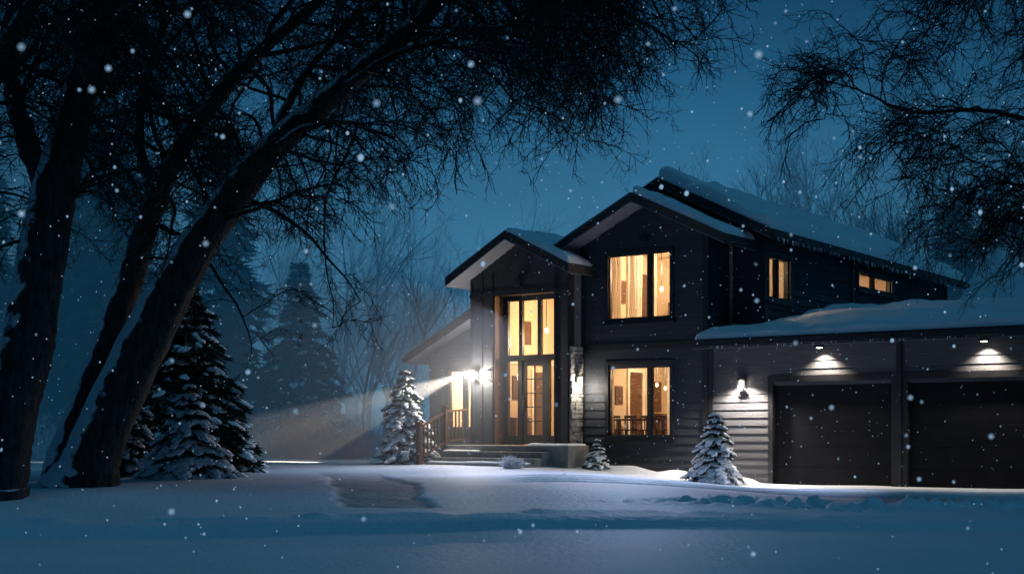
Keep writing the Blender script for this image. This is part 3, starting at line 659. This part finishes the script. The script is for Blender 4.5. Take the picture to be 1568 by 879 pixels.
def bigtree(name,base,limbs,seed,dens=1.0,sec_len=(1.5,3.4),zmin=3.6,secdir=None,xr=(-99,99)):
    rs=np.random.RandomState(seed); E=empty(name,base); tb=MB(); sb=MB(); b=np.array(base); SV=[]; SF=[]; off=0
    for pts,rad,nsec in limbs:
        P=spline(pts,90)[:]-b; R=np.interp(np.linspace(0,1,90),np.linspace(0,1,len(rad)),rad)
        P[2:]+=np.cumsum(rs.randn(88,3)*.005,axis=0)
        tb.tube(P,R,22,noise=.06)
        for k in range(nsec):
            i=int(rs.uniform(.28,1)**.85*89); p=P[i]
            if p[2]+b[2]<zmin: continue
            T=P[min(i+1,89)]-P[i-1]; T/=np.linalg.norm(T)
            a=rs.randn(3)
            if secdir is not None: a+=np.array(secdir)
            a-=a@T*T*.6; a/=np.linalg.norm(a); d=T*.45+a; d[2]+=.25; d/=np.linalg.norm(d)
            L=rs.uniform(*sec_len); n=14; q=[p]; dl=[]
            for j in range(n):
                d=d+rs.randn(3)*.16+np.array((0,0,-.12*(j/n+.2))); d/=np.linalg.norm(d)
                nxt=q[-1]+d*L/n
                if not (xr[0]<nxt[0]+b[0]<xr[1]): break
                if nxt[0]+b[0]>-2.2 and xr[1]<50 and nxt[2]+b[2]<4.9+.28*(nxt[0]+b[0]+2.2): break
                q.append(nxt); dl.append(d)
            n=len(q)-1
            if n<3: continue
            r0=min(R[i]*.5,.040)*L/3.2+.006
            sb.tube(q,np.linspace(r0,.007,n+1),5,cap=False)
            for j in range(3,n+1):
                for c in range(int(dens+rs.rand())):
                    dd=dl[j-1]+rs.randn(3)*.7; s=rs.uniform(.5,1.15); rz=math.atan2(dd[1],dd[0])+rs.randn()*.5; rx=rs.randn()*.25
                    v,f=TW[rs.randint(len(TW))]; Mx=np.array(Matrix.Rotation(rz,3,'Z')@Matrix.Rotation(rx,3,'X'))
                    SV.append((v*s)@Mx.T+q[j]); SF.append(f+off); off+=len(v)
    tb.build('trunk_and_limbs',M_bark,E,True); sb.build('branches',M_twig,E,True)
    fastmesh('twigs',np.concatenate(SV),np.concatenate(SF),M_twig,E); print(name,off)
    return E
B=[(-6.45,20,.15),(-6.3,20,.5),(-6.05,20,1.2),(-5.2,20,2.96),(-4.42,19.9,4.18),(-3.54,19.8,5.25),(-2.57,19.7,6.08),(-1.6,19.6,6.85),(-.82,19.5,7.54),(.1,19.4,8.1),(1.0,19.3,8.3),(1.8,19.2,8.1)]
Br=[.62,.47,.38,.34,.27,.21,.165,.14,.115,.09,.06,.03]
C=[(-7.0,20.9,.2),(-6.9,20.9,.8),(-6.5,21,1.9),(-5.95,21,3.4),(-5.6,21,4.6),(-5.0,21,5.8),(-4.03,21,6.95),(-3.2,21,7.7),(-2.2,21,8.6)]
Cr=[.36,.27,.24,.21,.18,.15,.12,.09,.05]
D=[(-4.1,19.85,4.6),(-3.6,20.3,5.6),(-3.2,20.8,6.6),(-2.4,21.2,7.6),(-1.4,21.5,8.4)]
E2=[(-2.6,19.7,6.08),(-1.7,19.2,6.5),(-.9,18.8,6.7),(-.1,18.5,6.75),(.6,18.3,6.7)]
E3=[(-3.7,19.8,5.1),(-3.1,19.5,5.5),(-2.5,19.3,5.6),(-2.0,19.1,5.4),(-1.6,19.0,5.2)]
F2=[(-5.6,21,4.7),(-5.9,21.3,5.9),(-5.7,21.5,7.2),(-5.2,21.6,8.4)]
G2_=[(-.82,19.5,7.5),(.2,19.9,7.9),(1.0,20.4,7.8),(1.7,20.6,7.5)]
bigtree('leaning_bare_tree',(-6.4,20,.1),[(B,Br,60),(C,Cr,32),(D,[.10,.08,.06,.04,.02],18),(E2,[.07,.055,.04,.025,.012],22),(E3,[.07,.055,.04,.025,.012],12),(F2,[.10,.08,.05,.03],14),(G2_,[.07,.055,.04,.015],22)],21,1.1,secdir=(.0,0,-.15),xr=(-99,2.8))
A=[(-7.05,18,.15),(-6.95,18,.6),(-6.72,18,1.6),(-6.44,18,2.6),(-6.13,18,4.27),(-5.74,18,5.76),(-5.34,18,7.08),(-4.6,18,8.6)]
Ar=[.56,.42,.36,.34,.29,.22,.17,.1]
A2=[(-6.15,18,4.1),(-6.6,18,5.2),(-6.8,18,6.2),(-6.7,18,7.6)]
A3=[(-7.35,17.2,.3),(-7.2,17.2,2.5),(-7.0,17.2,4.5),(-6.2,17.2,6.4),(-4.8,17.3,7.6)]
bigtree('leaning_bare_tree',(-6.9,18,.1),[(A,Ar,38),(A2,[.17,.13,.1,.05],18),(A3,[.2,.18,.14,.1,.04],22)],23,1.05,zmin=3.6,secdir=(.1,0,-.1))
R1=[(9.4,19,.0),(9.2,19,2.5),(9.0,19,5),(8.8,19,7.5),(8.6,19,9.5)]
R2=[(9.0,19,4.6),(8.2,19.2,5.25),(7.0,19.4,5.75),(5.8,19.4,5.75),(4.9,19.3,6.05),(4.3,19.2,6.2)]
R3=[(8.9,19,6),(8.0,18.6,6.9),(7.0,18.3,7.3),(6.2,18.2,7.4)]
R4=[(9.0,19,3.9),(8.3,19.6,4.4),(7.7,20,4.7),(7.2,20.1,4.8)]
bigtree('bare_tree',(9.4,19,0),[(R1,[.4,.34,.28,.2,.1],34),(R2,[.055,.042,.032,.022,.015,.007],14),(R3,[.06,.045,.03,.012],15),(R4,[.06,.045,.03,.012],15)],31,1.05,sec_len=(.7,2.0),zmin=3.9,secdir=(-.5,0,0),xr=(4.2,99))
# ------------------------------------------------------------------ falling snow
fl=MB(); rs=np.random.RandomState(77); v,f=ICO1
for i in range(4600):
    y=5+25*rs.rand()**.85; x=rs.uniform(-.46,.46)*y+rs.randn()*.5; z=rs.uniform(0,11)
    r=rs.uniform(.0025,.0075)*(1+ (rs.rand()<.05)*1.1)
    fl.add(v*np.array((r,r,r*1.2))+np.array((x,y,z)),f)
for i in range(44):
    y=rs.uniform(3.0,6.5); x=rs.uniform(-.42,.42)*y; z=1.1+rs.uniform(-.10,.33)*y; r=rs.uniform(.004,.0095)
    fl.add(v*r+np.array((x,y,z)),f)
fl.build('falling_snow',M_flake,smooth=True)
print('objects',len(bpy.data.objects))
